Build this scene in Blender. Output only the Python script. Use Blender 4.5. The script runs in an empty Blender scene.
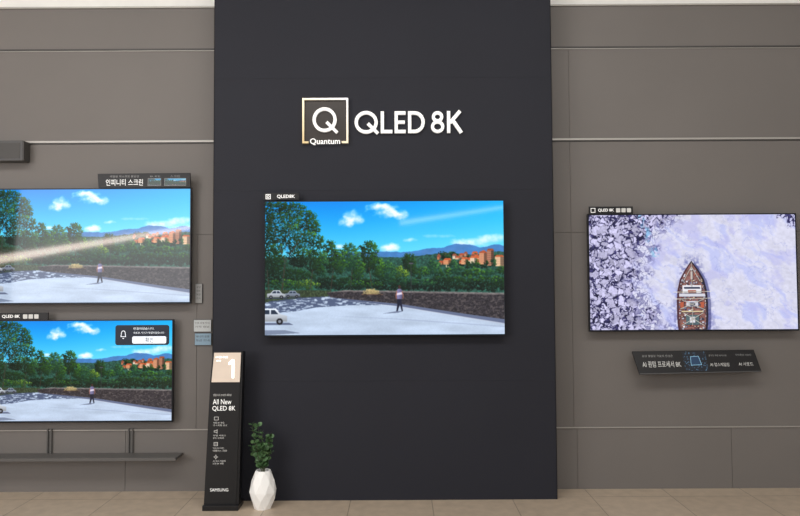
import bpy, math, random
import numpy as np
from mathutils import Vector, Matrix
random.seed(7)
scene=bpy.context.scene
scene.view_settings.view_transform='Standard'
scene.view_settings.look='None'
COL=scene.collection
# ------------------------------------------------------------ camera
FPX=652.0; CAMZ=1.5; PITCH=math.radians(2.2); ROLL=math.radians(-0.3)
cam=bpy.data.cameras.new('camera'); camo=bpy.data.objects.new('camera',cam); COL.objects.link(camo)
cam.sensor_width=36; cam.lens=FPX/800*36; cam.clip_start=0.05
R=Matrix.Rotation(math.radians(90)+PITCH,3,'X')@Matrix.Rotation(ROLL,3,'Z')
camo.matrix_world=Matrix.Translation((0,0,CAMZ))@R.to_4x4()
scene.camera=camo
def W(px,py,Y):
    d=R@Vector(((px-400)/FPX,-(py-258)/FPX,-1.0))
    t=Y/d.y
    return Vector((d.x*t,Y,CAMZ+d.z*t))
WALL=4.79; PAN=4.57
# ------------------------------------------------------------ materials
def lin(c):
    return tuple(((v/255)/12.92 if v/255<=0.04045 else ((v/255+0.055)/1.055)**2.4) for v in c)
MATS={}
def mat(name,rgb,rough=0.6,metal=0.0,emit=0.0,spec=0.4,noise=0.0,nscale=8.0,bump=0.0,bscale=200.0,ecol=None):
    if name in MATS: return MATS[name]
    m=bpy.data.materials.new(name); m.use_nodes=True; nt=m.node_tree
    b=nt.nodes['Principled BSDF']; c=lin(rgb)
    b.inputs['Base Color'].default_value=(*c,1); b.inputs['Roughness'].default_value=rough
    b.inputs['Metallic'].default_value=metal; b.inputs['Specular IOR Level'].default_value=spec
    if emit>0:
        b.inputs['Emission Color'].default_value=(*lin(ecol or rgb),1); b.inputs['Emission Strength'].default_value=emit
    tc=nt.nodes.new('ShaderNodeTexCoord')
    if noise>0:
        n=nt.nodes.new('ShaderNodeTexNoise'); n.inputs['Scale'].default_value=nscale; n.inputs['Detail'].default_value=4
        nt.links.new(tc.outputs['Object'],n.inputs['Vector'])
        r=nt.nodes.new('ShaderNodeValToRGB')
        r.color_ramp.elements[0].position=0.3; r.color_ramp.elements[1].position=0.7
        r.color_ramp.elements[0].color=(*[v*(1-noise) for v in c],1); r.color_ramp.elements[1].color=(*[min(1,v*(1+noise)) for v in c],1)
        nt.links.new(n.outputs['Fac'],r.inputs['Fac']); nt.links.new(r.outputs['Color'],b.inputs['Base Color'])
    if bump>0:
        n2=nt.nodes.new('ShaderNodeTexNoise'); n2.inputs['Scale'].default_value=bscale; n2.inputs['Detail'].default_value=2
        nt.links.new(tc.outputs['Object'],n2.inputs['Vector'])
        bp=nt.nodes.new('ShaderNodeBump'); bp.inputs['Strength'].default_value=bump; bp.inputs['Distance'].default_value=0.002
        nt.links.new(n2.outputs['Fac'],bp.inputs['Height']); nt.links.new(bp.outputs['Normal'],b.inputs['Normal'])
    MATS[name]=m; return m
M_wall=mat('cladding_taupe_grey',(117,112,108),0.6,noise=0.04,nscale=1.2,bump=0.15)
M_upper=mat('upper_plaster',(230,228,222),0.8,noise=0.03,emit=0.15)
M_portal=mat('portal_charcoal',(37,38,46),0.7,noise=0.05,nscale=1.5,bump=0.15,spec=0.3)
M_rail=mat('rail_metal',(176,172,166),0.4,metal=0.3)
M_raild=mat('rail_dark',(72,70,68),0.5)
M_black=mat('black_plastic',(18,18,20),0.35)
M_bezel=mat('bezel_metal',(34,35,40),0.3,metal=0.6)
M_tag=mat('tag_black',(24,23,25),0.45)
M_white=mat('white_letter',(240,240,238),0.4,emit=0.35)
M_whited=mat('white_print',(215,215,212),0.5,emit=0.05)
M_greyprint=mat('grey_print',(150,150,150),0.5)
M_grey=mat('grey_metal',(84,83,83),0.45,metal=0.2)
M_shelf=mat('shelf_grey',(98,96,94),0.5,metal=0.1)
M_emb=mat('emblem_plate',(66,62,60),0.3,metal=0.4)
M_pot=mat('pot_ceramic',(250,249,246),0.3,emit=.06)  # slight emission added to make the pot whiter
M_soil=mat('soil',(50,38,30),0.9,noise=0.3,nscale=60)
M_leaf=mat('leaf_green',(84,116,76),0.45,noise=0.35,nscale=25)
M_stem=mat('stem_green',(90,96,66),0.6)
M_ceil=mat('ceiling_white',(225,222,216),0.8)
# emblem frame: gold to silver brushed metal
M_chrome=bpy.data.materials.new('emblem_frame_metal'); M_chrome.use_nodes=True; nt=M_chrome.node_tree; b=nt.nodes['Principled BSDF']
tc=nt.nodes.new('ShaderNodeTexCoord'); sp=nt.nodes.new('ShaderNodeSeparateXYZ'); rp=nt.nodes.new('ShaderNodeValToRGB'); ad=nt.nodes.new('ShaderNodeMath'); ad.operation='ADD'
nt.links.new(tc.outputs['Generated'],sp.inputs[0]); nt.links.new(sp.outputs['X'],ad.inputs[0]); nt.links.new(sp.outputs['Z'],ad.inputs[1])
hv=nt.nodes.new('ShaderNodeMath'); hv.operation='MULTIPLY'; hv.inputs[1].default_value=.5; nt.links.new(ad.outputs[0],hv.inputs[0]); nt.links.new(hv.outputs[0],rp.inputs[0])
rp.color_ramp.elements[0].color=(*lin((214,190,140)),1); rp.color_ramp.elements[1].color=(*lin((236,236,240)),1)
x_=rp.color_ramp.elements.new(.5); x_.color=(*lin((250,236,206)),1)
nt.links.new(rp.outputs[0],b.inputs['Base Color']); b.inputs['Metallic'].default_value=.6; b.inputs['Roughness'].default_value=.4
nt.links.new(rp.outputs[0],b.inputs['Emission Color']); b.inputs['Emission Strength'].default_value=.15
# floor tiles
mf=bpy.data.materials.new('floor_tiles'); mf.use_nodes=True; nt=mf.node_tree; b=nt.nodes['Principled BSDF']
tc=nt.nodes.new('ShaderNodeTexCoord'); mp=nt.nodes.new('ShaderNodeMapping'); br=nt.nodes.new('ShaderNodeTexBrick')
nt.links.new(tc.outputs['Object'],mp.inputs['Vector']); nt.links.new(mp.outputs['Vector'],br.inputs['Vector'])
mp.inputs['Location'].default_value=(0.35,0.42,0)
br.offset=0.0; br.inputs['Scale'].default_value=1.0; br.inputs['Brick Width'].default_value=0.56; br.inputs['Row Height'].default_value=0.56
br.inputs['Mortar Size'].default_value=0.003; br.inputs['Color1'].default_value=(*lin((184,167,147)),1); br.inputs['Color2'].default_value=(*lin((190,173,153)),1)
br.inputs['Mortar'].default_value=(*lin((136,123,108)),1)
n=nt.nodes.new('ShaderNodeTexNoise'); n.inputs['Scale'].default_value=14; n.inputs['Detail'].default_value=6
nt.links.new(tc.outputs['Object'],n.inputs['Vector'])
mx=nt.nodes.new('ShaderNodeMix'); mx.data_type='RGBA'; mx.blend_type='OVERLAY'; mx.inputs[0].default_value=0.25
nt.links.new(br.outputs['Color'],mx.inputs[6]); nt.links.new(n.outputs['Fac'],mx.inputs[7]); nt.links.new(mx.outputs[2],b.inputs['Base Color'])
b.inputs['Roughness'].default_value=0.35
M_floor=mf
# ------------------------------------------------------------ numpy pictures
rng=np.random.default_rng(5)
LAT=rng.random((256,256))
def vnoise(x,y):
    xi=np.floor(x).astype(int); yi=np.floor(y).astype(int); fx=x-xi; fy=y-yi
    fx=fx*fx*(3-2*fx); fy=fy*fy*(3-2*fy)
    a=LAT[yi%256,xi%256]; b_=LAT[yi%256,(xi+1)%256]; c=LAT[(yi+1)%256,xi%256]; d=LAT[(yi+1)%256,(xi+1)%256]
    return (a*(1-fx)+b_*fx)*(1-fy)+(c*(1-fx)+d*fx)*fy
def fbm(x,y,o=4):
    s=0;a=0.5;t=0
    for i in range(o):
        s=s+a*vnoise(x+17.3*i,y+9.1*i); t+=a; a*=0.5; x,y=(x*1.62+y*1.21),(y*1.62-x*1.21)
    return s/t
def col(r,g,b_): return np.array([r,g,b_])/255.0
def blend(img,m,c):
    m=np.clip(m,0,1)[...,None]; return img*(1-m)+c*m
def polymask(X,Y,pts):
    inside=np.zeros(X.shape,bool); j=len(pts)-1
    for i in range(len(pts)):
        xi,yi=pts[i]; xj,yj=pts[j]
        if yi!=yj:
            c=((yi>Y)!=(yj>Y))&(X<(xj-xi)*(Y-yi)/(yj-yi)+xi); inside^=c
        j=i
    return inside.astype(float)
def blur(a,n=1):
    for _ in range(n):
        p=np.pad(a,((1,1),(1,1),(0,0)),'edge')
        a=(p[1:-1,1:-1]*4+p[:-2,1:-1]*2+p[2:,1:-1]*2+p[1:-1,:-2]*2+p[1:-1,2:]*2+p[:-2,:-2]+p[:-2,2:]+p[2:,:-2]+p[2:,2:])/16
    return a
def to_image(name,arr):
    h,w,_=arr.shape
    im=bpy.data.images.new(name,w,h,alpha=False)
    a=np.ones((h,w,4),np.float32); a[...,:3]=np.clip(arr,0,1)[::-1]
    im.pixels.foreach_set(a.ravel()); im.update(); im.pack()
    return im
def village():
    w,h=964,544; k=4.0
    X,Y=np.meshgrid(264+(np.arange(w)+.5)/k,200+(np.arange(h)+.5)/k)
    t=np.clip((Y-200)/60,0,1)[...,None]
    img=col(6,132,216)*(1-t)+col(112,212,240)*t
    side=np.clip((X-340)/165,0,1)[...,None]; img=img*(1-0.6*side)+(col(50,192,232)*(1-t)+col(150,228,240)*t)*0.6*side
    F=fbm(X/7,Y/5.5,5)
    for cx,cy,rx,ry,s in [(352,215,9,8,1),(347,221,9,6,1),(357,219,7,6,.8),(386,210,17,8,1),(375,206,9,5,1),(399,213,11,6,.95),(388,206,9,4,.9),(390,248,11,5,1),(410,240,8,2.5,.7),(340,246,7,3,.8),
                        (470,243,24,5,.75),(492,239,15,5,.8),(440,236,16,2,.3),(455,250,12,3,.6),(425,252,10,3,.6)]:
        m=np.clip((1.15-((X-cx)/rx)**2-((Y-cy)/ry)**2+(F-0.5)*1.9)*.75,0,1)**1.15*s
        img=blend(img,m,col(251,252,254)-(np.clip((Y-cy)/ry+.2,0,1)*0.10)[...,None]*np.array([1,.8,.5]))
    ridge=252-8*np.exp(-((X-462)/22)**2)-7*np.exp(-((X-499)/12)**2)-3*np.exp(-((X-430)/12)**2)+2*(fbm(X/6,X*0+3)-.5)
    img=blend(img,((Y>ridge)&(X>330)).astype(float)*.9,col(72,116,174)*(0.9+0.2*fbm(X/5,Y/3))[...,None])
    ridge=257-4*np.exp(-((X-450)/25)**2)-5*np.exp(-((X-500)/20)**2)+2.5*(fbm(X/4,X*0+8)-.5)
    img=blend(img,((Y>ridge)).astype(float),col(44,80,70)*(0.45+1.1*fbm(X/1.3,Y/1.3,4))[...,None])
    def rect(img,x0,x1,y0,y1,c,a=1): return blend(img,((X>=x0)&(X<x1)&(Y>=y0)&(Y<y1)).astype(float)*a,col(*c))
    r2=np.random.default_rng(11)
    NZ=fbm(X*1.1,Y*1.1,4); NZ2=vnoise(X*2.7,Y*2.7)
    def house(x,y,ww,hh,wall,roof):
        nonlocal img
        img=rect(img,x,x+ww*.62,y,y+hh,wall); img=rect(img,x+ww*.62,x+ww,y,y+hh,tuple(int(v*.55) for v in wall))
        img=blend(img,polymask(X,Y,[(x-.5,y+.6),(x+ww*.2,y-1.6),(x+ww*.85,y-1.6),(x+ww+.5,y+.6)]),col(*roof)*(.8+.4*NZ2)[...,None])
        yy=y+1.3
        while yy<y+hh-.8:
            xx=x+.8
            while xx<x+ww-.6:
                img=rect(img,xx,xx+.5,yy,yy+.8,(56,48,56),.75); xx+=1.5
            yy+=2
    def clump(cx,cy,r,base,hi,ly=1.0,soft=1.0):
        nonlocal img
        R_=r*1.6
        x0=max(0,int((cx-264-R_)*k));x1=min(w,int((cx-264+R_)*k)+2);y0=max(0,int((cy-200-R_)*k));y1=min(h,int((cy-200+R_)*k)+2)
        if x1<=x0 or y1<=y0: return
        sx=X[y0:y1,x0:x1];sy=Y[y0:y1,x0:x1]; nz=NZ[y0:y1,x0:x1]; n2=NZ2[y0:y1,x0:x1]
        dx=(sx-cx)/r; dy=(sy-cy)/(r*.8)
        m=np.clip((1.0-dx*dx-dy*dy+(nz-.5)*4.2*soft)*1.8,0,1)*.9
        l=np.clip(.34+.24*dx-.42*dy+(nz-.5)*1.7+(n2-.5)*.5,0,1)**1.4*ly
        c=np.array(base)/255*(1-l[...,None])+np.array(hi)/255*l[...,None]
        img[y0:y1,x0:x1]=blend(img[y0:y1,x0:x1],m,c)
    def tree(cx,cy,rx,ry,n,r,base,hi,soft=1.0,L=1.0):
        P=[]
        for i in range(n):
            a=r2.random()*6.283; q=math.sqrt(r2.random()); P.append((cx+math.cos(a)*q*rx,cy+math.sin(a)*q*ry))
        P.sort(key=lambda p:p[1])
        for x,y in P:
            ly=(.35+.7*(1-(y-cy+ry)/(2*ry+.01))+.4*(x-cx)/rx)*L
            clump(x,y,r*(0.5+.8*r2.random()),base,hi,max(.06,ly),soft)
    GD=((5,20,12),(52,94,38)); GB=((8,30,16),(88,136,52)); GY=((20,44,18),(132,160,66)); GC=((10,38,28),(72,118,66)); GS=((4,18,12),(32,66,30))
    walls=[(222,190,158),(196,150,120),(232,214,194),(176,130,104),(204,134,98)]; roofs=[(184,96,64),(160,84,58),(138,82,66)]
    for i in range(30):
        x=436+r2.random()*58; dep=i/30; y=251.5+dep*11+(3 if x<448 else 0)
        house(x,y,3+r2.random()*3.2,1.8+r2.random()*2.6,walls[r2.integers(5)],roofs[r2.integers(3)])
        tree(434+r2.random()*68,254+dep*13,3.4,1.8,10,1.9,*(GC if i%2 else GS))
    house(480,253,8,12,(206,150,118),(156,84,58)); house(488,250.5,7,16,(168,120,98),(140,76,54)); house(496,257,9,10,(226,190,156),(170,90,58)); house(462,259,7,6,(216,160,124),(180,96,62)); house(471,258,7,6,(232,210,184),(184,100,64)); house(444,260,8,5,(210,150,112),(178,92,60))
    tree(477,264,3,4,16,1.9,*GB); tree(487,265,2,4,12,1.7,*GS); tree(495,264,2.5,4,12,1.7,*GC); tree(468.5,265,2.5,4,14,1.9,*GD); tree(454,265,4,3,14,1.9,*GC)
    for cx,cy,rx,ry,n,r,g in [(502,271,6,3,16,2.4,GB),(488,273,9,3,20,2.4,GC),(472,273,12,3,28,2.4,GB),(456,271,9,4,26,2.6,GC),(444,273,8,4,24,2.6,GB),(433,268,6,8,40,2.8,GC),(421,273,8,5,34,2.6,GB),(410,265,6,10,50,3,GD),(399,273,8,6,40,2.8,GY),
        (388,272,7,9,50,2.8,GC),(378,268,6,9,46,2.8,GB),(368,256,8,15,90,3.2,GD),(358,268,6,12,54,2.8,GB),(349,257,8,13,80,3.2,GC),(339,261,7,12,66,3,GB),(329,256,7,16,80,3,GD),(321,264,6,13,60,3,GC),
        (345,283,34,6,160,2.8,GS),(400,285,40,5,150,2.8,GS),(450,285,40,6,160,2.8,GS),(490,285,20,7,90,2.8,GS),(470,280,34,3,60,2,GB),(412,283,28,3,50,2,GC),(360,284,26,3,50,2,GB)]:
        tree(cx,cy,rx,ry,n,r,*g)
    for cx,cy,rx,ry,n,r,g in [(270,208,14,8,100,3.4,GD),(290,208,13,6,76,3,GD),(303,215,10,6,60,3,GD),(282,222,20,10,160,3.6,GD),(309,226,9,8,64,3,GD),(272,238,13,14,150,3.6,GS),(298,240,15,11,140,3.4,GD),(316,242,6,7,44,2.6,GD),(270,262,12,14,130,3.6,GS),(302,256,14,11,130,3.4,GS),(316,266,7,9,56,2.8,GD),(288,278,26,9,170,3.2,GS)]:
        tree(cx,cy,rx,ry,n,r,*g,soft=1.25)
    for cx,cy,rx,ry,n,r,g in [(296,212,9,3,22,2,GB),(284,226,11,4,26,2,GB),(308,236,7,4,22,2,GB),(274,248,8,5,20,2,GB),(300,252,9,4,22,2,GB),(282,285,16,4,50,2.2,GB),(306,285,12,4,40,2.2,GY)]:
        tree(cx,cy,rx,ry,n,r,*g,soft=1.5)
    gl=(fbm(X/1.6+50,Y/1.6,4)>.66)*polymask(X,Y,[(268,205),(302,206),(314,240),(300,256),(272,248)])
    img=blend(img,gl*.75,col(64,160,216))
    for (xa,ya,xb,yb,wd) in [(281,292,284,262,.9),(284,262,276,236,.6),(284,262,298,240,.6),(276,236,270,218,.4),(298,240,306,222,.4),(284,250,290,222,.4),(330,292,333,268,.5),(372,290,369,268,.5),(350,290,352,268,.45),(268,292,266,270,.7),(309,292,312,270,.5)]:
        L=np.hypot(xb-xa,yb-ya); tt=np.clip(((X-xa)*(xb-xa)+(Y-ya)*(yb-ya))/L**2,0,1)
        d=np.hypot(X-xa-tt*(xb-xa),Y-ya-tt*(yb-ya)); img=blend(img,(d<wd)*(NZ>.42)*.8,col(62,52,44))
    # road
    road=polymask(X,Y,[(264,299),(300,297),(330,296),(420,306),(505,319),(505,336),(264,336)])
    rc=(col(192,206,226)*(0.88+0.16*fbm(X/24,Y/5,4)+.07*(NZ-.5))[...,None])
    img=blend(img,road,rc)
    img=blend(img,polymask(X,Y,[(264,290),(330,291),(330,297),(300,299),(264,303)]),col(58,70,50)*(0.3+1.3*NZ)[...,None])
    shd=polymask(X,Y,[(264,302),(300,298),(330,296.5),(362,301),(390,306),(350,306),(316,308),(294,312),(264,315)])*np.clip((fbm(X/3.5,Y/1.2)-.36)*9,0,1)
    img=blend(img,shd*.85,col(64,74,100))
    wl=polymask(X,Y,[(326,293),(345,291),(400,292),(505,295),(505,321),(470,316),(400,305),(330,298)])
    st=0.3+1.3*fbm(X/1.0,Y/.7,4)
    img=blend(img,wl,col(54,50,54)*st[...,None])
    cap=polymask(X,Y,[(326,293),(345,290.5),(400,291.5),(505,294),(505,296.2),(400,293.4),(345,292.2)])
    img=blend(img,cap*.8,col(132,126,126)*(0.6+.7*fbm(X/2,Y,3))[...,None])
    img=blend(img,np.clip((fbm(X/2.4,Y/1.6,4)-.56)*8,0,1)*wl*.5,col(112,104,102))
    img=blend(img,polymask(X,Y,[(330,298),(400,305),(470,316),(505,321),(505,326),(470,320),(400,308)])*.85,col(84,92,118))
    img=blend(img,polymask(X,Y,[(330,299.5),(400,307.4),(470,319.2),(505,325),(505,326),(470,320.2),(400,308.2)])*.7,col(214,220,232))
    img=blend(img,polymask(X,Y,[(320,316),(400,320),(505,328),(505,329),(400,321)])*.45,col(140,150,176))
    def car(x0,y0,S,c):
        nonlocal img
        P=lambda q:[(x0+a*S,y0+b*S) for a,b in q]
        img=blend(img,polymask(X,Y,P([(-1,6.6),(17,6.6),(19,7.6),(-2,7.6)]))*.7,col(60,66,90))
        img=blend(img,polymask(X,Y,P([(0,6),(0,3),(3,2.6),(5.5,0),(11,0),(13,2.6),(16,3.4),(16,6)])),col(*c)*(1.06-.07*(Y-y0)/S)[...,None])
        img=blend(img,polymask(X,Y,P([(4,2.6),(6,.7),(8,.7),(8,2.6)])),col(40,50,66)); img=blend(img,polymask(X,Y,P([(8.6,2.6),(8.6,.7),(10.4,.7),(12,2.6)])),col(40,50,66))
        for wx in (3.4,12.6): img=blend(img,(np.hypot(X-x0-wx*S,Y-y0-6*S)<1.5*S).astype(float),col(24,24,28)); img=blend(img,(np.hypot(X-x0-wx*S,Y-y0-6*S)<.7*S).astype(float),col(130,134,144))
    car(284,291,.95,(150,160,178)); car(266,290.5,1.15,(214,220,230))
    img=blend(img,polymask(X,Y,[(264,331),(284,331),(300,334),(264,336)])*.6,col(80,88,110))
    car(251,309,2.2,(222,228,238))
    hm=np.clip((1-((X-371)/9)**2-((Y-295)/6)**2+(NZ-.5)*1.2)*3,0,1)*(Y<295.5)
    img=blend(img,hm,col(196,178,132)*(.6+.3*np.clip((298-Y)/8,0,1)+.5*(NZ-.5))[...,None])
    img=rect(img,361,383,294.8,295.8,(96,78,68)); 
    for wx in (365,379): img=blend(img,(np.abs(np.hypot(X-wx,Y-296.4)-1.4)<.45).astype(float),col(46,38,36))
    img=rect(img,411,411.6,264,300,(70,70,76)); img=rect(img,409,413.6,263,264.4,(80,80,90))
    # walking person
    img=blend(img,polymask(X,Y,[(397.2,299),(401.2,299),(401.8,305),(402.9,312.3),(401.7,312.5),(399.8,305.5),(397.6,312.6),(396.2,312.4),(397.2,305)]),col(28,30,46))
    img=blend(img,polymask(X,Y,[(396.6,291.4),(398,289.6),(401,289.6),(402.4,291.4),(402,300),(397,300)]),col(124,120,156)*(1.25-.06*(X-394))[...,None])
    img=blend(img,polymask(X,Y,[(396.8,294),(402.2,292.8),(402.2,295.2),(396.8,296.2)]),col(214,206,222))
    img=blend(img,polymask(X,Y,[(396.6,291.4),(395.4,296),(396,300),(396.8,299.6),(396.5,296.2),(397.4,292)]),col(150,104,90))
    img=blend(img,polymask(X,Y,[(402.2,291.6),(403.6,295.5),(403.3,300),(402.6,299.8),(402.7,296),(401.6,293)]),col(150,104,90))
    img=blend(img,(((X-399.5)/1.35)**2+((Y-287.6)/1.9)**2<1).astype(float),col(64,44,40))
    img=blend(img,polymask(X,Y,[(396,312.3),(403,312.3),(398,314),(382,314.8)])*.7,col(84,90,114))
    img=blur(img,3)
    img=img+((rng.random(X.shape)-.5)*.02)[...,None]
    gm=img.mean(axis=2,keepdims=True); img=gm+(img-gm)*1.15
    return np.clip((img-.5)*1.06+.51,0,1)
def voro(x,y,seed):
    rr=np.random.default_rng(seed); G=rr.random((128,128,3))
    xi=np.floor(x).astype(int); yi=np.floor(y).astype(int)
    f1=np.full(x.shape,9.);f2=f1.copy();v=np.zeros(x.shape)
    for dx in(-1,0,1):
        for dy in(-1,0,1):
            g=G[(yi+dy)%128,(xi+dx)%128]; d=np.hypot(xi+dx+g[...,0]-x,yi+dy+g[...,1]-y)
            c=d<f1; f2=np.where(c,f1,np.minimum(f2,d)); v=np.where(c,g[...,2],v); f1=np.where(c,d,f1)
    return f1,f2,v
def iceimg():
    w,h=836,468;k=4.0
    X,Y=np.meshgrid(588+(np.arange(w)+.5)/k,213+(np.arange(h)+.5)/k)
    wx=X+4*(fbm(X/5,Y/5)-.5)*2; wy=Y+4*(fbm(X/5+40,Y/5)-.5)*2
    dark=col(28,26,64)*(0.6+0.9*fbm(X/5,Y/5))[...,None]
    dark=blend(dark,np.clip((fbm(X/2,Y/2,4)-.52)*5,0,.5),col(98,92,156))
    img=dark.copy()
    fine=fbm(X/1.6,Y/1.6,3)
    for sc,rad,sd,kp in [(2.6,.42,1,.3),(4.4,.46,3,.35),(8.0,.50,2,.45)]:
        f1,f2,v=voro(wx/sc,wy/sc,sd)
        e=np.minimum(rad+.12*v-f1+(fine-.5)*.25,(f2-f1-.08))
        m=np.clip(e*10,0,1)*(v>kp)
        shade=(0.66+0.38*v+0.24*(fine-.5))
        c=col(214,210,248)*shade[...,None]
        c=c*(1-.3*np.clip(1-e*6,0,1))[...,None]
        img=blend(img,m,c)
    edge=640+8*np.sin((Y-213)/18+1.0)+30*np.exp(-((Y-208)/15)**2)+(fbm(X/8,Y/8,5)-.5)*36
    sh=np.clip((X-edge)/4,0,1)
    ang=lambda u,v,sx,sy,o=4: fbm((u*.75+v*.66)/sx,(v*.75-u*.66)/sy,o)
    a=fbm(X/24+5,Y/14,4); d1=ang(X,Y+6*a*4,26,8,5); d2=ang(X*.9+Y*.1,Y,18,12,5); bq=fbm(X/2.6,Y/2.2,4)
    sheet=col(232,232,254)*(0.95+.14*(d1-.5)+.10*(bq-.5))[...,None]
    sheet=blend(sheet,np.clip((d1-.54)*3.4,0,.55),col(170,180,240))
    sheet=blend(sheet,np.clip((.43-d2)*4,0,.5),col(182,182,236))
    crack=np.clip(1-np.abs(fbm(X/13+9,Y/13,5)-.5)*60,0,1)*.3
    sheet=blend(sheet,crack,col(124,136,206))
    img=blend(img,sh,sheet)
    f1,f2,v=voro(wx/4,wy/4,9); mar=np.clip(1-np.abs(X-edge-6)/16,0,1)
    img=blend(img,mar*(f2-f1<.12)*.6,col(66,64,124)); img=blend(img,mar*(v<.22)*.5,col(70,68,130))
    ur=np.clip(((X-784)/8+(217-Y)/6+(fbm(X/5,Y/5,4)-.5)*5),0,1)
    f1,f2,v=voro(wx/3.2,wy/3.2,4)
    rub=blend(dark,np.clip((f2-f1-.1)*8,0,1)*(v>.25),col(206,206,240))
    img=img*(1-ur[...,None])+rub*ur[...,None]
    cy=np.clip(1-((X-650-(Y-240)*.35)/5)**2,0,1)*(Y<256)*np.clip((fbm(X/4,Y/4)-.45)*6,0,1)*.5
    img=blend(img,cy,col(84,180,226))
    tr=np.clip(1.3-((X-691)/(11+np.maximum(0,Y-262)*.22))**2,0,1)*np.clip((Y-252)/10,0,1)*np.clip((fbm(X/2.2,Y/2.2,4)-.40)*5,0,1)
    img=blend(img,tr*.6,col(86,90,160))
    hull=[(691,260),(693.6,263.4),(698.4,270),(703.4,279),(706,290),(707,303),(707,316),(706.4,326),(705.6,331.5),(677,331.5),(676,326),(675.4,316),(675.4,303),(676.4,290),(679,279),(684,270),(688.4,263.4)]
    deck=[(691+(x-691)*.87,298+(y-298)*.95) for x,y in hull]
    Hm=polymask(X,Y,hull); D=polymask(X,Y,deck)
    img=blend(img,polymask(X,Y,[(x+3,y+1.4) for x,y in hull])*.55,col(50,54,110))
    img=blend(img,Hm,col(34,26,42)); img=blend(img,(Hm-D>0)*(X<689)*.35,col(150,66,56))
    img=blend(img,D,col(136,92,86)*(.7+.6*bq)[...,None])
    r3=np.random.default_rng(3)
    def box(x0,x1,y0,y1,c,cl=D):
        nonlocal img
        m=((X>=x0+.5)&(X<x1+.6)&(Y>=y0+.5)&(Y<y1+.6))*cl; img=blend(img,m*.6,col(22,20,38))
        m=((X>=x0)&(X<x1)&(Y>=y0)&(Y<y1))*cl; img=blend(img,m,col(*c))
    pal=[(236,234,242),(190,190,204),(176,104,76),(84,60,66),(50,54,76),(214,190,160),(104,110,146),(166,70,54),(150,146,162),(120,70,64)]
    for i in range(330):
        x=676+r3.random()*30; y=268+r3.random()*63; box(x,x+.5+r3.random()*1.9,y,y+.5+r3.random()*1.6,pal[r3.integers(10)])
    box(681.5,700.5,285,293,(240,239,246)); box(683,699,286.8,288.2,(40,48,76)); box(677.6,704.4,293.6,296.4,(216,216,228)); box(687,695,290,292.4,(176,90,68))
    box(685,697,301,306.5,(214,214,226)); box(688.6,693.4,302.5,305.5,(54,60,90)); box(679,682.6,302,308,(186,94,66)); box(699.4,703,302,308,(186,94,66))
    box(680,702,311,312.2,(226,210,166)); box(684.6,697.6,315,325,(84,106,112)); box(688.2,693.8,317,323,(230,230,238)); box(690,692,271,279,(222,212,206))
    for (xa,ya,xb,yb) in [(691,262,691,286),(673,299,709,298.2),(679,309,703,299),(704,310,681,300),(682.5,281,691,266),(699.5,281,691,266),(680,326,702,313),(703,326,682,313),(672,292,710,291.4),(691,306,691,326)]:
        L=np.hypot(xb-xa,yb-ya); tt=np.clip(((X-xa)*(xb-xa)+(Y-ya)*(yb-ya))/L**2,0,1)
        d=np.hypot(X-xa-tt*(xb-xa),Y-ya-tt*(yb-ya)); img=blend(img,(np.abs(d-.1)<.26)*.85,col(242,236,218)); img=blend(img,((d>.3)&(d<.6))*D*.5,col(24,22,34))
    img=blur(img,1)
    return img+((rng.random(X.shape)-.5)*.02)[...,None]
IM_V=to_image('village_video',village()); IM_I=to_image('sea_ice_video',iceimg())
def screen_mat(name,im,stren=1.0):
    m=bpy.data.materials.new(name); m.use_nodes=True; nt=m.node_tree; b=nt.nodes['Principled BSDF']
    b.inputs['Base Color'].default_value=(0.004,0.004,0.005,1); b.inputs['Specular IOR Level'].default_value=0.35
    b.inputs['Roughness'].default_value=0.05
    t=nt.nodes.new('ShaderNodeTexImage'); t.image=im; uv=nt.nodes.new('ShaderNodeTexCoord')
    nt.links.new(uv.outputs['UV'],t.inputs['Vector']); nt.links.new(t.outputs['Color'],b.inputs['Emission Color']); b.inputs['Emission Strength'].default_value=stren
    return m
M_sv=screen_mat('village_screen',IM_V,1.08); M_si=screen_mat('ice_screen',IM_I,1.0); M_print=screen_mat('village_print',IM_V,.6)
# ------------------------------------------------------------ building helpers
def mesh_obj(name,verts,faces,material,parent=None,smooth=False,bevel=0,uvs=None,origin=None):
    vs=[Vector(v) for v in verts]
    if origin is None:
        lo=Vector([min(v[i] for v in vs) for i in range(3)]); hi=Vector([max(v[i] for v in vs) for i in range(3)]); c=(lo+hi)/2
        if parent is None: c.z=lo.z
    else: c=Vector(origin)
    me=bpy.data.meshes.new(name); me.from_pydata([v-c for v in vs],[],faces); me.update()
    if uvs:
        l=me.uv_layers.new(name='UVMap')
        for i,u in enumerate(uvs): l.data[i].uv=u
    me.materials.append(material)
    if smooth:
        for p in me.polygons: p.use_smooth=True
    o=bpy.data.objects.new(name,me); COL.objects.link(o); o.location=c
    if parent is not None:
        o.parent=parent; w=Vector((0,0,0)); q=parent
        while q is not None: w=w+q.location; q=q.parent
        o.location=c-w
    if bevel>0:
        m=o.modifiers.new('bevel','BEVEL'); m.width=bevel; m.segments=2; m.limit_method='ANGLE'
    return o
def top(name,label,cat,loc,group=None):
    e=bpy.data.objects.new(name,None); e.empty_display_size=0.05; e.location=loc; COL.objects.link(e)
    e['label']=label; e['category']=cat
    if group: e['group']=group
    return e
BF=[(0,3,2,1),(4,5,6,7),(0,1,5,4),(1,2,6,5),(2,3,7,6),(3,0,4,7)]
def abox(x0,x1,y0,y1,z0,z1):
    return [(x0,y0,z0),(x1,y0,z0),(x1,y1,z0),(x0,y1,z0),(x0,y0,z1),(x1,y0,z1),(x1,y1,z1),(x0,y1,z1)],BF
def merge(parts):
    V=[];Fc=[]
    for v,f in parts:
        o=len(V); V+=list(v); Fc+=[tuple(i+o for i in q) for q in f]
    return V,Fc
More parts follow.
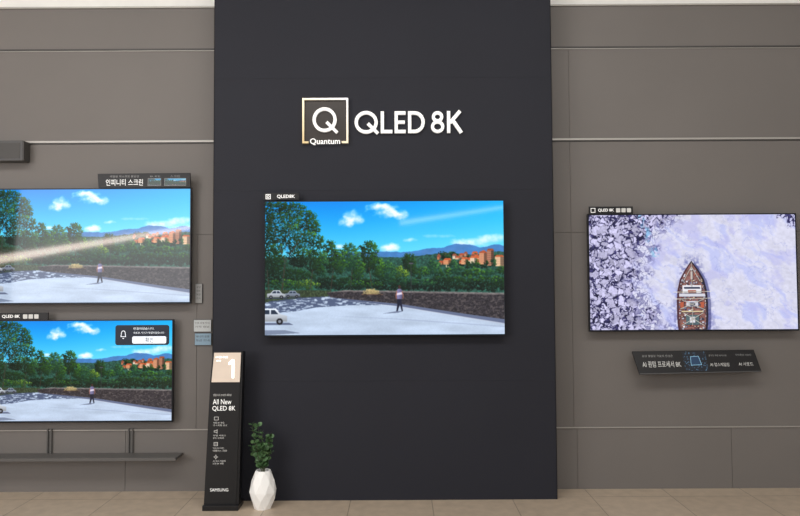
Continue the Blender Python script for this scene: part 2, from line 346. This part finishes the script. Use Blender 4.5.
class Fr:
    """flat working frame standing at real depth Y; tilt leans the face back"""
    def __init__(s,px,py,Y,tilt=0.0,yaw=0.0):
        s.o=W(px,py,Y); s.px=px; s.py=py
        s.s=(Y*math.cos(PITCH)+(s.o.z-CAMZ)*math.sin(PITCH))/FPX
        a=math.radians(tilt); rz=Matrix.Rotation(math.radians(yaw),3,'Z')
        s.U=rz@Vector((1,0,0)); s.V=rz@Vector((0,math.sin(a),math.cos(a))); s.N=rz@Vector((0,-math.cos(a),math.sin(a)))
        s.ca=math.cos(a)
    def pt(s,px,py,n=0.0):
        return s.o+s.U*((px-s.px)*s.s)+s.V*((s.py-py)*s.s/s.ca)+s.N*n
def prism(f,pts,n0,n1):
    k=len(pts); A=sum(pts[i][0]*pts[(i+1)%k][1]-pts[(i+1)%k][0]*pts[i][1] for i in range(k))
    if A>0: pts=pts[::-1]
    v=[f.pt(x,y,n1) for x,y in pts]+[f.pt(x,y,n0) for x,y in pts]
    fa=[tuple(range(k)),tuple(range(2*k-1,k-1,-1))]
    for i in range(k):
        j=(i+1)%k; fa.append((j,i,i+k,j+k))
    return v,fa
def fbox(f,x0,x1,y0,y1,n0,n1): return prism(f,[(x0,y0),(x1,y0),(x1,y1),(x0,y1)],n0,n1)
def stroke(f,pts,th,n0,n1,closed=False):
    k=len(pts); L=[];Rr=[]
    for i in range(k):
        p=Vector(pts[i])
        a=Vector(pts[(i-1)%k]) if (closed or i>0) else None
        b_=Vector(pts[(i+1)%k]) if (closed or i<k-1) else None
        d1=(p-a).normalized() if a is not None else None; d2=(b_-p).normalized() if b_ is not None else None
        if d1 is None: d1=d2
        if d2 is None: d2=d1
        n1_=Vector((-d1.y,d1.x)); n2_=Vector((-d2.y,d2.x)); m=(n1_+n2_).normalized(); l=th/2/max(.35,m.dot(n1_))
        L.append(p+m*l); Rr.append(p-m*l)
    V=[];
    for i in range(k):
        V+=[f.pt(L[i].x,L[i].y,n1),f.pt(Rr[i].x,Rr[i].y,n1),f.pt(L[i].x,L[i].y,n0),f.pt(Rr[i].x,Rr[i].y,n0)]
    Fa=[]
    for i in range(k if closed else k-1):
        a=4*i;c=4*((i+1)%k)
        Fa+=[(a,a+1,c+1,c),(a+2,c+2,c+3,a+3),(a,c,c+2,a+2),(a+1,a+3,c+3,c+1)]
    if not closed:
        Fa+=[(0,2,3,1)]; e=4*(k-1); Fa+=[(e,e+1,e+3,e+2)]
    return V,Fa
def ell(cx,cy,rx,ry,n=40,a0=0,a1=360):
    full=(a1-a0)>=360
    m=n if full else n+1
    return [(cx+rx*math.cos(math.radians(a0+(a1-a0)*i/n)),cy+ry*math.sin(math.radians(a0+(a1-a0)*i/n))) for i in range(m)]
def text(name,body,f,x0,x1,y0,y1,n,material,parent,bold=0.0,depth=0.0006,italic=0.0):
    cu=bpy.data.curves.new('txt','FONT'); cu.body=body; cu.resolution_u=3; cu.offset=bold; cu.size=1; cu.shear=italic
    ob=bpy.data.objects.new('txt',cu); COL.objects.link(ob)
    bpy.context.view_layer.update(); dg=bpy.context.evaluated_depsgraph_get()
    me=bpy.data.meshes.new_from_object(ob.evaluated_get(dg))
    vs=[v.co.copy() for v in me.vertices]; fs=[tuple(p.vertices) for p in me.polygons]
    bpy.data.objects.remove(ob); bpy.data.curves.remove(cu); bpy.data.meshes.remove(me)
    if not vs: return None
    ax=min(v.x for v in vs);bx=max(v.x for v in vs);ay=min(v.y for v in vs);by=max(v.y for v in vs)
    V=[f.pt(x0+(v.x-ax)/(bx-ax)*(x1-x0), y1-(v.y-ay)/(by-ay)*(y1-y0), n+depth) for v in vs]
    return mesh_obj(name,V,fs,material,parent)
def struct(o): o['kind']='structure'; return o
# ------------------------------------------------------------ room shell
struct(mesh_obj('floor',*abox(-9,9,-4,4.95,-0.1,0),M_floor,origin=(0,0,0)))
struct(mesh_obj('ceiling',*abox(-9,9,-4,4.95,4.5,4.6),M_ceil))
struct(mesh_obj('wall_back',*abox(-9,9,4.83,4.95,0,4.5),M_upper))
zs=[W(100,y,WALL).z for y in (8,50,142,235,430)]+[0.0]
pl=W(213,250,PAN).x; pr=W(554,250,PAN).x
def cladding(name,x0,x1,vseams):
    parts=[abox(x0,x1,WALL+.005,4.83,0,zs[0])]
    g=0.0016
    for r in range(5):
        z1=zs[r]; z0=zs[r+1]
        xs=[x0]+sorted(v for v in vseams[r] if x0<v<x1)+[x1]
        for i in range(len(xs)-1):
            parts.append(abox(xs[i]+(g if i else 0),xs[i+1]-g,WALL,WALL+.005,z0+(g if r<4 else 0),z1-g))
    return struct(mesh_obj(name,*merge(parts),M_wall))
vx=lambda px:W(px,300,WALL).x
cladding('wall_left',-9,pl+0.1,[[vx(-120)],[vx(-120)],[vx(-120)],[vx(197),vx(-120)],[vx(127),vx(-120)]])
cladding('wall_right',pr-0.1,9,[[vx(900)],[vx(572)],[vx(572)],[vx(572)],[vx(575),vx(728)]])
ti=1
for (x0,x1) in ((-9,pl+0.02),(pr-0.02,9)):
    for zz,h,d,m in ((zs[1],0.010,0.008,M_raild),(zs[1]-0.010,0.004,0.006,M_rail),(zs[2],0.014,0.012,M_rail),(zs[2]-0.012,0.008,0.006,M_raild),(zs[4],0.007,0.008,M_rail),(zs[0],0.012,0.012,M_rail)):
        struct(mesh_obj('trim_%d'%ti,*abox(x0,x1,WALL-d,WALL+0.001,zz-h/2,zz+h/2),m)); ti+=1
# portal
pz=[4.5]+[W(385,y,PAN).z for y in (78,190,381)]+[0.0]
parts=[abox(pl+.004,pr-.004,PAN+.004,4.79,0,4.5)]
for r in range(4):
    parts.append(abox(pl,pr,PAN,PAN+.02,pz[r+1]+(.0003 if r<3 else 0),pz[r]-.0003))
parts.append(abox(pl,pl+.004,PAN,4.79,0,4.5)); parts.append(abox(pr-.004,pr,PAN,4.79,0,4.5))
struct(mesh_obj('wall_center',*merge(parts),M_portal))
# ------------------------------------------------------------ televisions
def television(label,x0,x1,y0,y1,Yfront,Yback,material,px_ref=None):
    cx=(x0+x1)/2; cy=(y0+y1)/2
    f=Fr(cx,cy,Yfront)
    base=f.pt(cx,y1,0)
    e=top('television',label,'television',(base.x,Yback,base.z),'wall-mounted televisions')
    b=1.1
    mesh_obj('housing',*fbox(f,x0+.5,x1-.5,y0+.5,y1-.5,-0.03,-0.002),M_black,e,bevel=0.003)
    mesh_obj('wall_mount',*fbox(f,cx-40,cx+40,cy-25,cy+25,-(Yback-Yfront),-0.028),M_black,e)
    fr=merge([fbox(f,x0,x1,y0,y0+b,-0.026,0.003),fbox(f,x0,x1,y1-b*1.5,y1,-0.026,0.003),fbox(f,x0,x0+b,y0+b,y1-b*1.5,-0.026,0.003),fbox(f,x1-b,x1,y0+b,y1-b*1.5,-0.026,0.003)])
    mesh_obj('bezel',*fr,M_bezel,e,bevel=0.0008)
    q=[f.pt(x0+b,y1-b*1.5,0),f.pt(x1-b,y1-b*1.5,0),f.pt(x1-b,y0+b,0),f.pt(x0+b,y0+b,0)]
    mesh_obj('screen',q,[(0,1,2,3)],material,e,uvs=[(0,0),(1,0),(1,1),(0,1)])
    return e,f
tc_,fc=television('large thin-bezel television showing a sunny village road, on the charcoal panel',264,505,200,336,4.51,PAN,M_sv)
tr_,frr=television('thin-bezel television showing an icebreaker in sea ice, on the grey wall',588.5,797.5,213.5,331,4.72,WALL,M_si)
tu_,fu=television('thin-bezel television showing a village road, mounted above another television',-16,191,188,304,4.72,WALL,M_sv)
tl_,fl=television('smaller television with a notification pop-up over a village road',-11,173,320,422,4.72,WALL,M_sv)
# notification popup
M_pop=mat('popup_dark',(22,28,42),0.5,emit=0.6); M_popw=mat('popup_light',(226,232,240),0.5,emit=0.55); M_popt=mat('popup_text_dark',(10,12,20),0.6)
def rrect(x0,x1,y0,y1,r,n=6):
    p=[]
    for cx,cy,a in ((x1-r,y1-r,0),(x0+r,y1-r,90),(x0+r,y0+r,180),(x1-r,y0+r,270)):
        for i in range(n+1):
            t=math.radians(a+90*i/n); p.append((cx+r*math.cos(t),cy+r*math.sin(t)))
    return p
pop=mesh_obj('notification_panel',*prism(fl,rrect(115,169,325.5,345.5,2.5),0.0,0.0012),M_pop,tl_)
mesh_obj('button',*prism(fl,rrect(132,166,336.8,344.0,1.6),0.0012,0.0018),M_popw,pop)
text('lettering','연결되었습니다.',fl,133,154,327.8,330.2,0.0014,M_popw,pop)
text('lettering','새로운 기기가 연결되었습니다',fl,133,164,332.2,334.2,0.0014,M_popw,pop)
text('lettering','확인',fl,145,153,337.8,343,0.002,M_popt,pop,.0)
bell=merge([stroke(fl,ell(123,333.6,1.9,2.4,14,180,360)+[(125.4,337),(120.6,337)],.6,0.0012,0.002,True),stroke(fl,[(122.2,338.8),(123.8,338.8)],.7,0.0012,0.002)])
mesh_obj('bell_icon',*bell,M_popw,pop)
# ------------------------------------------------------------ small name tags above televisions
def nametag(label,x0,x1,y0,y1,Y):
    f=Fr((x0+x1)/2,(y0+y1)/2,Y)
    b=f.pt((x0+x1)/2,y1,0)
    e=top('name_tag',label,'sign',b,'television name tags')
    mesh_obj('plate',*fbox(f,x0,x1,y0,y1,-0.012,0),M_tag,e,bevel=0.001)
    mesh_obj('clip',*fbox(f,x0+3,x0+12,y0+1,y1+1.2,-0.02,-0.011),M_black,e)
    return e,f
t,f=nametag('black name tag with white lettering clipped above television',263.5,299,193,200,4.515)
text('lettering','QLED8K',f,277,295,194.7,198.6,0,M_white,t,.02)
mesh_obj('emblem_icon',*stroke(f,[(266,194.4),(270.4,194.4),(270.4,198.8),(266,198.8)],.7,0,0.0008,True),M_white,t)
mesh_obj('emblem_icon',*stroke(f,ell(268.2,196.6,1.1,1.1,12),.6,0,0.0008,True),M_white,t)
t,f=nametag('black name tag with white lettering and square icons above television',589,633,206.5,214,4.722)
text('lettering','QLED 8K',f,598,614,208.6,212,0,M_white,t,.02)
mesh_obj('emblem_icon',*stroke(f,[(591,208.3),(595,208.3),(595,212.3),(591,212.3)],.6,0,0.0008,True),M_white,t)
for i in range(3): mesh_obj('feature_icon',*prism(f,rrect(616+i*5.4,620.2+i*5.4,208.2,212.4,.6,3),0,0.0008),M_whited,t)
t,f=nametag('black name tag with white lettering and square icons above lower television',-4,48,312.8,320,4.722)
text('lettering','QLED 8K',f,2,20,314.7,318.3,0,M_white,t,.02)
for i in range(3): mesh_obj('feature_icon',*prism(f,rrect(23+i*5.6,27.4+i*5.6,314.4,318.7,.6,3),0,0.0008),M_whited,t)
# ------------------------------------------------------------ long placards
f=Fr(144,180.5,4.70,tilt=0)
e=top('placard','long black placard with white lettering and two small pictures above television','sign',f.pt(144,188,0),'feature placards')
mesh_obj('plate',*prism(f,[(97.5,173.5),(190,173),(190.5,187.6),(98.5,187.8)],-0.015,0),M_tag,e,bevel=0.001)
mesh_obj('bracket',*fbox(f,134,154,176,186,-0.09,-0.014),M_black,e)
text('lettering','인피니티 스크린',f,106,143,179,185.6,0,M_white,e,.005)
text('lettering','베젤을 최소화한 몰입감',f,110,139,175.2,177.4,0,M_greyprint,e)
text('lettering','8K 화질',f,150,160,175.4,177.4,0,M_greyprint,e); text('lettering','스크린',f,170,180,175.4,177.4,0,M_greyprint,e)
for x0,x1,u0,u1 in((148,161,.0,.45),(164.5,186,.1,1)):
    q=[f.pt(x0,185.8,.0008),f.pt(x1,185.8,.0008),f.pt(x1,178.5,.0008),f.pt(x0,178.5,.0008)]
    mesh_obj('picture',q,[(0,1,2,3)],M_print,e,uvs=[(u0,.25),(u1,.25),(u1,.8),(u0,.8)])
    mesh_obj('picture_border',*stroke(f,[(x0,178.5),(x1,178.5),(x1,185.8),(x0,185.8)],.3,0.0006,0.0014,True),M_greyprint,e)
f=Fr(696,362,4.70,tilt=25)
e=top('placard','long black tilted placard with white lettering below the icebreaker television','sign',f.pt(696,374,0),'feature placards')
mesh_obj('plate',*prism(f,[(634,351.5),(757,350.5),(759,370.5),(637.5,372.5)],-0.012,0),M_tag,e,bevel=0.001)
mesh_obj('edge_strip',*prism(f,[(637.5,372.5),(759,370.5),(759.2,371.3),(637.8,373.3)],-0.012,0.001),M_grey,e)
mesh_obj('bracket',*fbox(f,676,716,358,366,-0.06,-0.011),M_black,e)
text('lettering','삼성 퀀텀닷 기술의 완성은',f,643,674,355,357.3,0,M_greyprint,e)
text('lettering','AI 퀀텀 프로세서 8K',f,642,680.5,361,366.8,0,M_whited,e,.001)
text('lettering','풍부한 화질 분석으로',f,710,728,355,356.8,0,M_greyprint,e); text('lettering','AI 업스케일링',f,709.5,728.5,362.8,366.2,0,M_whited,e)
text('lettering','최적화된 사운드',f,737,753,354.6,356.4,0,M_greyprint,e); text('lettering','AI 사운드',f,738,752.5,362.4,365.8,0,M_whited,e)
M_chip=bpy.data.materials.new('processor_picture'); M_chip.use_nodes=True; nt=M_chip.node_tree; b=nt.nodes['Principled BSDF']
tc=nt.nodes.new('ShaderNodeTexCoord'); vo=nt.nodes.new('ShaderNodeTexVoronoi'); vo.inputs['Scale'].default_value=70; vo.distance='CHEBYCHEV'
rp=nt.nodes.new('ShaderNodeValToRGB'); rp.color_ramp.elements[0].color=(*lin((100,150,190)),1); rp.color_ramp.elements[1].color=(*lin((16,22,34)),1); rp.color_ramp.elements[1].position=.3
nt.links.new(tc.outputs['Object'],vo.inputs['Vector']); nt.links.new(vo.outputs['Distance'],rp.inputs[0]); nt.links.new(rp.outputs[0],b.inputs['Base Color']); nt.links.new(rp.outputs[0],b.inputs['Emission Color']); b.inputs['Emission Strength'].default_value=.1
M_core=mat('processor_core',(36,62,92),.3,emit=.2)
pc=mesh_obj('picture',*fbox(f,684,707,352.3,370.2,0,0.0008),M_chip,e)
mesh_obj('processor_core',*prism(f,[(691.5,357),(699.5,356.6),(701,364.6),(690.5,365)],0.0008,0.0014),M_core,pc)
mesh_obj('processor_outline',*stroke(f,[(691.5,357),(699.5,356.6),(701,364.6),(690.5,365)],.4,0.0012,0.0018,True),mat('processor_glow',(140,190,220),.4,emit=.3),pc)
# ------------------------------------------------------------ main emblem
f=Fr(325.5,122,PAN)
e=top('emblem_sign','square metal-framed emblem with a white round letter, on charcoal panel','sign',f.pt(325.5,146,0))
mesh_obj('plate',*fbox(f,304,347.5,100,143.5,0,0.012),M_emb,e,bevel=0.001)
n0,n1=0.0,0.03
mesh_obj('frame',*merge([stroke(f,[(309,143.2),(303.8,143.2),(303.8,99.8),(347.6,99.8),(347.6,143.2),(342,143.2)],1.8,n0,n1)]),M_chrome,e)
mesh_obj('letter',*merge([stroke(f,ell(325,120.6,10.4,10.8,48),3.1,0.012,0.032,True),stroke(f,[(327,123),(337.6,133.6)],3.0,0.012,0.032)]),M_white,e)
text('lettering','Quantum',f,310.5,340.5,139.2,146.2,0.02,M_white,e,.02,depth=0.008)
f=Fr(408.5,123,PAN)
e=top('letter_sign','raised white block lettering spelling the display series, on charcoal panel','sign',f.pt(408.5,134,0))
a,b_=0.006,0.026; T=3.2
def letter(parts): 
    o=mesh_obj('letter',*merge(parts),M_white,e)
yt,yb=112.0,133.8; ht=T/2
letter([stroke(f,ell(366.3,122.8,9.9,9.7,48),T,a,b_,True),stroke(f,[(368,124),(378,134)],3.1,a,b_)])
letter([stroke(f,[(382.4,yt),(382.4,yb-ht),(392.4,yb-ht)],T,a,b_)])
letter([stroke(f,[(405.6,yt+ht),(396.2,yt+ht),(396.2,yb-ht),(405.6,yb-ht)],T,a,b_),stroke(f,[(397,122.8),(404.8,122.8)],3.0,a,b_)])
letter([stroke(f,[(409.6,yt+ht),(414.6,yt+ht)]+ell(414.6,122.9,8.4,9.3,16,-90,90)[1:-1]+[(414.6,yb-ht),(409.6,yb-ht)],T,a,b_,True)])
letter([stroke(f,ell(437.4,117.6,4.2,4.0,32),3.0,a,b_,True),stroke(f,ell(437.4,127.5,5.1,4.8,32),3.0,a,b_,True)])
letter([stroke(f,[(448.4,yt),(448.4,yb)],T,a,b_),stroke(f,[(459.8,yt),(449.8,123.6)],3.4,a,b_),stroke(f,[(452.2,120.6),(461,yb)],3.4,a,b_)])
for x,y in [(358,118),(382.4,116),(396.2,116),(409.6,116),(434,118),(448.4,116),(382.4,130),(396.2,130),(409.6,130),(434,130),(448.4,130)]:
    mesh_obj('mounting_pin',*fbox(f,x-.5,x+.5,y-.5,y+.5,0,0.008),M_grey,e)
# ------------------------------------------------------------ information stand
f=Fr(220.5,509,4.39,tilt=2.0)
e=top('information_stand','tall narrow black information stand with lit header, on tiled floor','sign stand',(f.o.x,4.42,0))
M_st=mat('stand_black',(20,20,22),0.4,noise=.05,nscale=6)
sb=mesh_obj('panel',*prism(f,[(203.5,509),(236,509),(238.5,384.5),(208,384.5)],-0.03,0),M_st,e,bevel=0.0015)
mesh_obj('side_panel',*prism(f,[(236,509),(238.4,509),(241,353),(238.6,353)],-0.07,-0.004),M_black,e)
mesh_obj('back_support',*prism(f,[(206,509),(235.6,509),(238,384.5),(210,384.5)],-0.055,-0.03),M_black,e)
mesh_obj('base',*abox(f.pt(203,0).x,f.pt(239,0).x,4.37,4.52,0,0.035),M_black,e,bevel=0.003)
hd=mesh_obj('header',*prism(f,[(208,384.5),(238.6,384.5),(239.8,353),(210.6,353)],-0.03,0.002),M_st,e,bevel=0.001)
M_hd=mat('header_glow',(214,198,182),0.4,noise=.05,nscale=9,emit=.22)
mesh_obj('lit_card',*prism(f,[(209.6,383.6),(238.2,383.6),(239.2,354),(212,354)],0.002,0.004),M_hd,hd)
M_one=mat('header_white',(255,255,255),0.4,emit=1.6)
def one(f,x0,x1,y0,y1):
    return prism(f,[(x1,y0),(x1,y1),(x1-2.1,y1),(x1-2.1,y0+3.8),(x0,y0+5.2),(x0,y0+2.9),(x1-2.3,y0)],0.004,0.0075)
mesh_obj('numeral',*one(f,227.0,232.4,361,379.5),M_one,hd)
text('lettering','다시 한번 새로움을',f,213.5,226,357.5,359.5,0.004,M_one,hd); text('lettering','세계',f,214,218.5,361.2,363,0.004,M_one,hd)
text('lettering','퀀텀으로 완성된 새로운',f,211.5,230,395.4,397.6,0,M_whited,sb)
text('lettering','All New',f,211.2,230,400.6,405.8,0,M_white,sb,.006)
text('lettering','QLED 8K',f,210.8,234.2,407.4,412.9,0,M_white,sb,.008)
lines=[('퀀텀 8K 화질','초고화질 감상'),('무빙 사운드','플러스 입체음향'),('인피니티 디자인','베젤리스 화면'),('AI 업스케일링','원본 8K 변환')]
for i,(l1,l2) in enumerate(lines):
    y=418.4+i*12.6
    if i==0: ic=stroke(f,[(213,y),(217,y),(217,y+3),(213,y+3)],.4,0,.0008,True)
    elif i==1: ic=merge([stroke(f,[(213,y+1),(214.6,y+1),(216,y),(216,y+3.4),(214.6,y+2.4),(213,y+2.4)],.4,0,.0008,True)])
    elif i==2: ic=merge([stroke(f,[(213,y),(216.6,y),(216.6,y+3.2),(213,y+3.2)],.4,0,.0008,True),stroke(f,[(213,y+1.6),(216.6,y+1.6)],.4,0,.0008)])
    else: ic=merge([stroke(f,ell(215,y+1.8,1.1,1.1,10),.4,0,.0008,True)]+[stroke(f,[(215+dx*1.2,y+1.8+dy*1.2),(215+dx*2.3,y+1.8+dy*2.3)],.4,0,.0008) for dx,dy in((1,0),(-1,0),(0,1),(0,-1))])
    mesh_obj('feature_icon',*ic,M_whited,sb)
    text('lettering',l1,f,212,223+i%2*2,y+4.9,y+6.6,0,M_whited,sb); text('lettering',l2,f,212,226-i%2*3,y+7.4,y+9.1,0,M_whited,sb)
text('lettering','SAMSUNG',f,209.8,228,488.8,491.8,0,M_white,sb,.0)
# ------------------------------------------------------------ potted plant
pc0=W(262.3,507,4.41); s=4.41/FPX; cx=pc0.x; cy=4.43
e=top('potted_plant','leafy green plant in a white faceted ceramic pot on the floor','plant',(cx,cy,0))
prof=[(.0,8.4),(9,11.8),(17,13.4),(27,11.4),(37,7.4)]
N=8; V=[];Fa=[]
for k,(h,r) in enumerate(prof):
    for i in range(N):
        a_=2*math.pi*(i+(0 if k%2 else .5))/N; V.append((cx+math.cos(a_)*r*s,cy+math.sin(a_)*r*s,h*s))
rings=5
for k in range(rings-1):
    for i in range(N):
        a0=k*N+i;a1=k*N+(i+1)%N
        if k%2==0:
            b0=(k+1)*N+(i+1)%N; bm=(k+1)*N+i
        else:
            b0=(k+1)*N+i; bm=(k+1)*N+(i-1)%N
        Fa+=[(a0,a1,b0),(a0,b0,bm)]
Fa.append(tuple(range(N-1,-1,-1)))
o0=(rings-1)*N
inn=len(V)
for i in range(N):
    p=Vector(V[o0+i]); c=Vector((cx,cy,p.z)); V.append(tuple(c+(p-c)*.82))
for i in range(N):
    p=Vector(V[inn+i]); V.append((p.x,p.y,p.z-0.03))
for i in range(N):
    j=(i+1)%N
    Fa+=[(o0+i,o0+j,inn+j,inn+i),(inn+i,inn+j,inn+N+j,inn+N+i)]
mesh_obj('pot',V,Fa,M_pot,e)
hz=37*s
so=[(cx+math.cos(2*math.pi*i/16)*5.8*s,cy+math.sin(2*math.pi*i/16)*5.8*s,hz-0.02) for i in range(16)]
mesh_obj('soil',so+[(x,y,z-.006) for x,y,z in so],[tuple(range(16)),tuple(range(31,15,-1))]+[(i,i+16,(i+1)%16+16,(i+1)%16) for i in range(16)],M_soil,e)
def tube(pts,r0,r1,n=6):
    V=[];Fa=[]
    for k,p in enumerate(pts):
        p=Vector(p); d=(Vector(pts[min(k+1,len(pts)-1)])-Vector(pts[max(k-1,0)])).normalized()
        a=d.orthogonal().normalized(); b=d.cross(a); r=r0+(r1-r0)*k/(len(pts)-1)
        for i in range(n):
            t=2*math.pi*i/n; V.append(p+a*r*math.cos(t)+b*r*math.sin(t))
    for k in range(len(pts)-1):
        for i in range(n):
            j=(i+1)%n; Fa.append((k*n+i,k*n+j,(k+1)*n+j,(k+1)*n+i))
    return V,Fa
stems=[];leaves=[]
def leaf(p,d,size,roll):
    d=d.normalized(); sd=d.cross(Vector((0,0,1)))
    if sd.length<.1: sd=Vector((1,0,0))
    sd.normalize(); up=sd.cross(d).normalized()
    q=Matrix.Rotation(roll,3,d); sd=q@sd; up=q@up
    prof=[(0,0),(.2,.32),(.45,.46),(.7,.42),(.9,.24),(1,0)]
    V=[p+d*size*t-up*size*.12*(t*t) for t,w in prof]; n=len(V)
    Ll=[p+d*size*t+sd*size*w+up*size*(.14*w-.12*t*t) for t,w in prof[1:-1]]; Rl=[p+d*size*t-sd*size*w+up*size*(.14*w-.12*t*t) for t,w in prof[1:-1]]
    VV=V+Ll+Rl; m=len(Ll); F=[]
    F+=[(0,1,n),(0,n+m,1)]
    for i in range(m-1):
        F+=[(i+1,i+2,n+i+1,n+i),(i+1,n+m+i,n+m+i+1,i+2)]
    F+=[(m,m+1,n+m-1),(m,n+2*m-1,m+1)]
    return VV,F
for (tx,ty,th) in [(-10,0,81),(-5,2,79),(0,-3,74),(5,2,69),(-8,-4,66),(9,-1,56),(-11,3,58),(8,2,68),(-2,-3,62),(3,-4,58)]:
    pts=[]
    for k in range(9):
        t=k/8; pts.append(Vector((cx+s*(tx*t**1.1+1.2*math.sin(3*t+tx)),cy+s*(ty*2*t**1.3),hz-.022+s*(th-37+3)*t)))
    stems.append(tube(pts,.0022,.001))
    for k in range(2,9):
        p=pts[k]; a=k*1.57+tx
        for q in range(2 if k<5 else 3):
            a+=math.pi*.8+random.uniform(-.4,.4)
            d=Vector((math.cos(a),math.sin(a)-.25,.25+.6*random.random()))
            leaves.append(leaf(p+Vector((0,0,random.uniform(-.006,.006))),d,random.uniform(.030,.044)*(1.05-.2*k/8),random.uniform(-1.4,1.4)))
    leaves.append(leaf(pts[-1],Vector((.2,0,1)),.03,0))
mesh_obj('stem',*merge(stems),M_stem,e,smooth=True)
fo=mesh_obj('foliage',*merge(leaves),M_leaf,e,smooth=False)
# ------------------------------------------------------------ soundbar
f=Fr(-20,151,4.70)
e=top('soundbar','dark grey rectangular soundbar mounted on the grey wall','soundbar',f.pt(-20,161,0)+Vector((0,.08,0)))
mesh_obj('body',*fbox(f,-80,22.6,140.5,161,-0.091,0),M_grey,e,bevel=0.004)
mesh_obj('end_cap',*fbox(f,22,23.6,140.8,160.8,-0.08,-0.002),M_raild,e,bevel=0.002)
mesh_obj('grille',*fbox(f,-78,20,143,158.5,0,0.003),M_raild,e,bevel=0.001)
# ------------------------------------------------------------ wall ledge
f=Fr(85,459,WALL)
e=top('wall_shelf','thin grey metal wall shelf hung on two upright brackets','shelf',f.pt(85,463,0))
zt=f.pt(0,453).z
x0=f.pt(-60,0).x; x1=W(176,460,4.64).x
mesh_obj('shelf_board',*abox(x0,x1,4.64,WALL,zt-.012,zt),M_shelf,e,bevel=.002)
mesh_obj('front_lip',*abox(x0,x1,4.632,4.642,zt-.018,zt+.003),M_shelf,e,bevel=.001)
for bx in (50,131):
    mesh_obj('bracket',*merge([fbox(f,bx-2.4,bx-1.3,429,455,0,.018),fbox(f,bx+1.3,bx+2.4,429,455,0,.018),fbox(f,bx-2,bx+2,429,455,0,.005)]),M_shelf,e,bevel=.001)
# ------------------------------------------------------------ small cards beside televisions
def card(label,x0,x1,y0,y1,m,txt):
    f=Fr((x0+x1)/2,(y0+y1)/2,WALL-.012)
    e=top('information_card',label,'card',f.pt((x0+x1)/2,y1,0),'small cards beside the televisions')
    mesh_obj('card_sheet',*fbox(f,x0,x1,y0,y1,-.002,.002),m,e)
    mesh_obj('holder',*fbox(f,x0-.4,x1+.4,y0-.4,y1+.4,-.013,-.002),M_grey,e)
    for i,t in enumerate(txt):
        h=(y1-y0)/(len(txt)+1)
        text('lettering',t,f,x0+1,x1-1.5,y0+h*(i+.5),y0+h*(i+.5)+h*.55,.002,M_raild,e)
M_c1=mat('card_grey',(150,150,148),.6,noise=.05); M_c2=mat('card_white',(196,200,200),.6,noise=.03); M_c3=mat('card_blue',(140,166,184),.6,noise=.05)
card('small pale grey vertical information card beside television',195.5,202,284,303,M_c1,['삼성','정보','화면','크기'])
card('small white information card beside lower television',194,211,320,331.5,M_c2,['인증 모델 안내','가격 정보'])
card('small pale blue information card beside lower television',195,211,333.5,345,M_c3,['에너지 효율','등급 안내'])
# ------------------------------------------------------------ unseen slanting lamps, added so their reflections streak the glossy screens
def added_streak_lamp(label,p1,p2,r0,r1,strength,colr):
    p1=Vector(p1);p2=Vector(p2); c=(p1+p2)/2
    e=top('added_streak_lamp',label,'lamp',c,'added lamps for screen streaks')
    m=mat('streak_lamp_glow_%d'%int(strength),(255,255,255),.5,emit=strength,ecol=colr)
    mesh_obj('light_tube',*tube([p1,(p1*3+p2)/4,c,(p1+p2*3)/4,p2],r0,r1,12),m,e,smooth=True)
    up=Vector((0,-.04-r0,0))
    mesh_obj('lamp_housing',*tube([p1+up,c+up,p2+up],.03,.03,8),M_grey,e)
    for q in (.15,.85):
        a=p1.lerp(p2,q)+up; mesh_obj('suspension_cable',*tube([a,Vector((a.x,a.y,4.5))],.004,.004,5),M_grey,e)
def mirrored(px,py,Yl,Ym):
    v=W(px,py,2*Ym-Yl); return (v.x,Yl,v.z)
added_streak_lamp('added slanting bright lamp for the screen streak, hung on cables',mirrored(-40,266,-3,4.72),mirrored(198,226,-3,4.72),.085,.03,26,(255,232,220))
added_streak_lamp('added slanting soft lamp for a faint screen streak, hung on cables',mirrored(400,223,-3,4.51),mirrored(512,206,-3,4.51),.04,.025,9,(240,248,255))
# ------------------------------------------------------------ lights
def area(name,loc,rot,sx,sy,power,colr=(1,1,1)):
    l=bpy.data.lights.new(name,'AREA'); l.shape='RECTANGLE'; l.size=sx; l.size_y=sy; l.energy=power; l.color=colr
    o=bpy.data.objects.new(name,l); COL.objects.link(o); o.location=loc; o.rotation_euler=[math.radians(a) for a in rot]; return o
area('ceiling_panel_light',(-1.5,1.6,4.45),(18,0,0),6,1.6,190,(1,.985,.96))
area('ceiling_panel_light',(2.2,1.6,4.45),(18,0,0),3,1.6,72,(1,.985,.96))
area('left_rear_area_light',(-4.5,-1.0,2.4),(80,0,-50),3,2.4,105,(.97,.98,1))  # area light from the left behind the camera, no window modelled
w=bpy.data.worlds.new('world'); scene.world=w; w.use_nodes=True
w.node_tree.nodes['Background'].inputs[0].default_value=(.97,.98,1,1); w.node_tree.nodes['Background'].inputs[1].default_value=.52
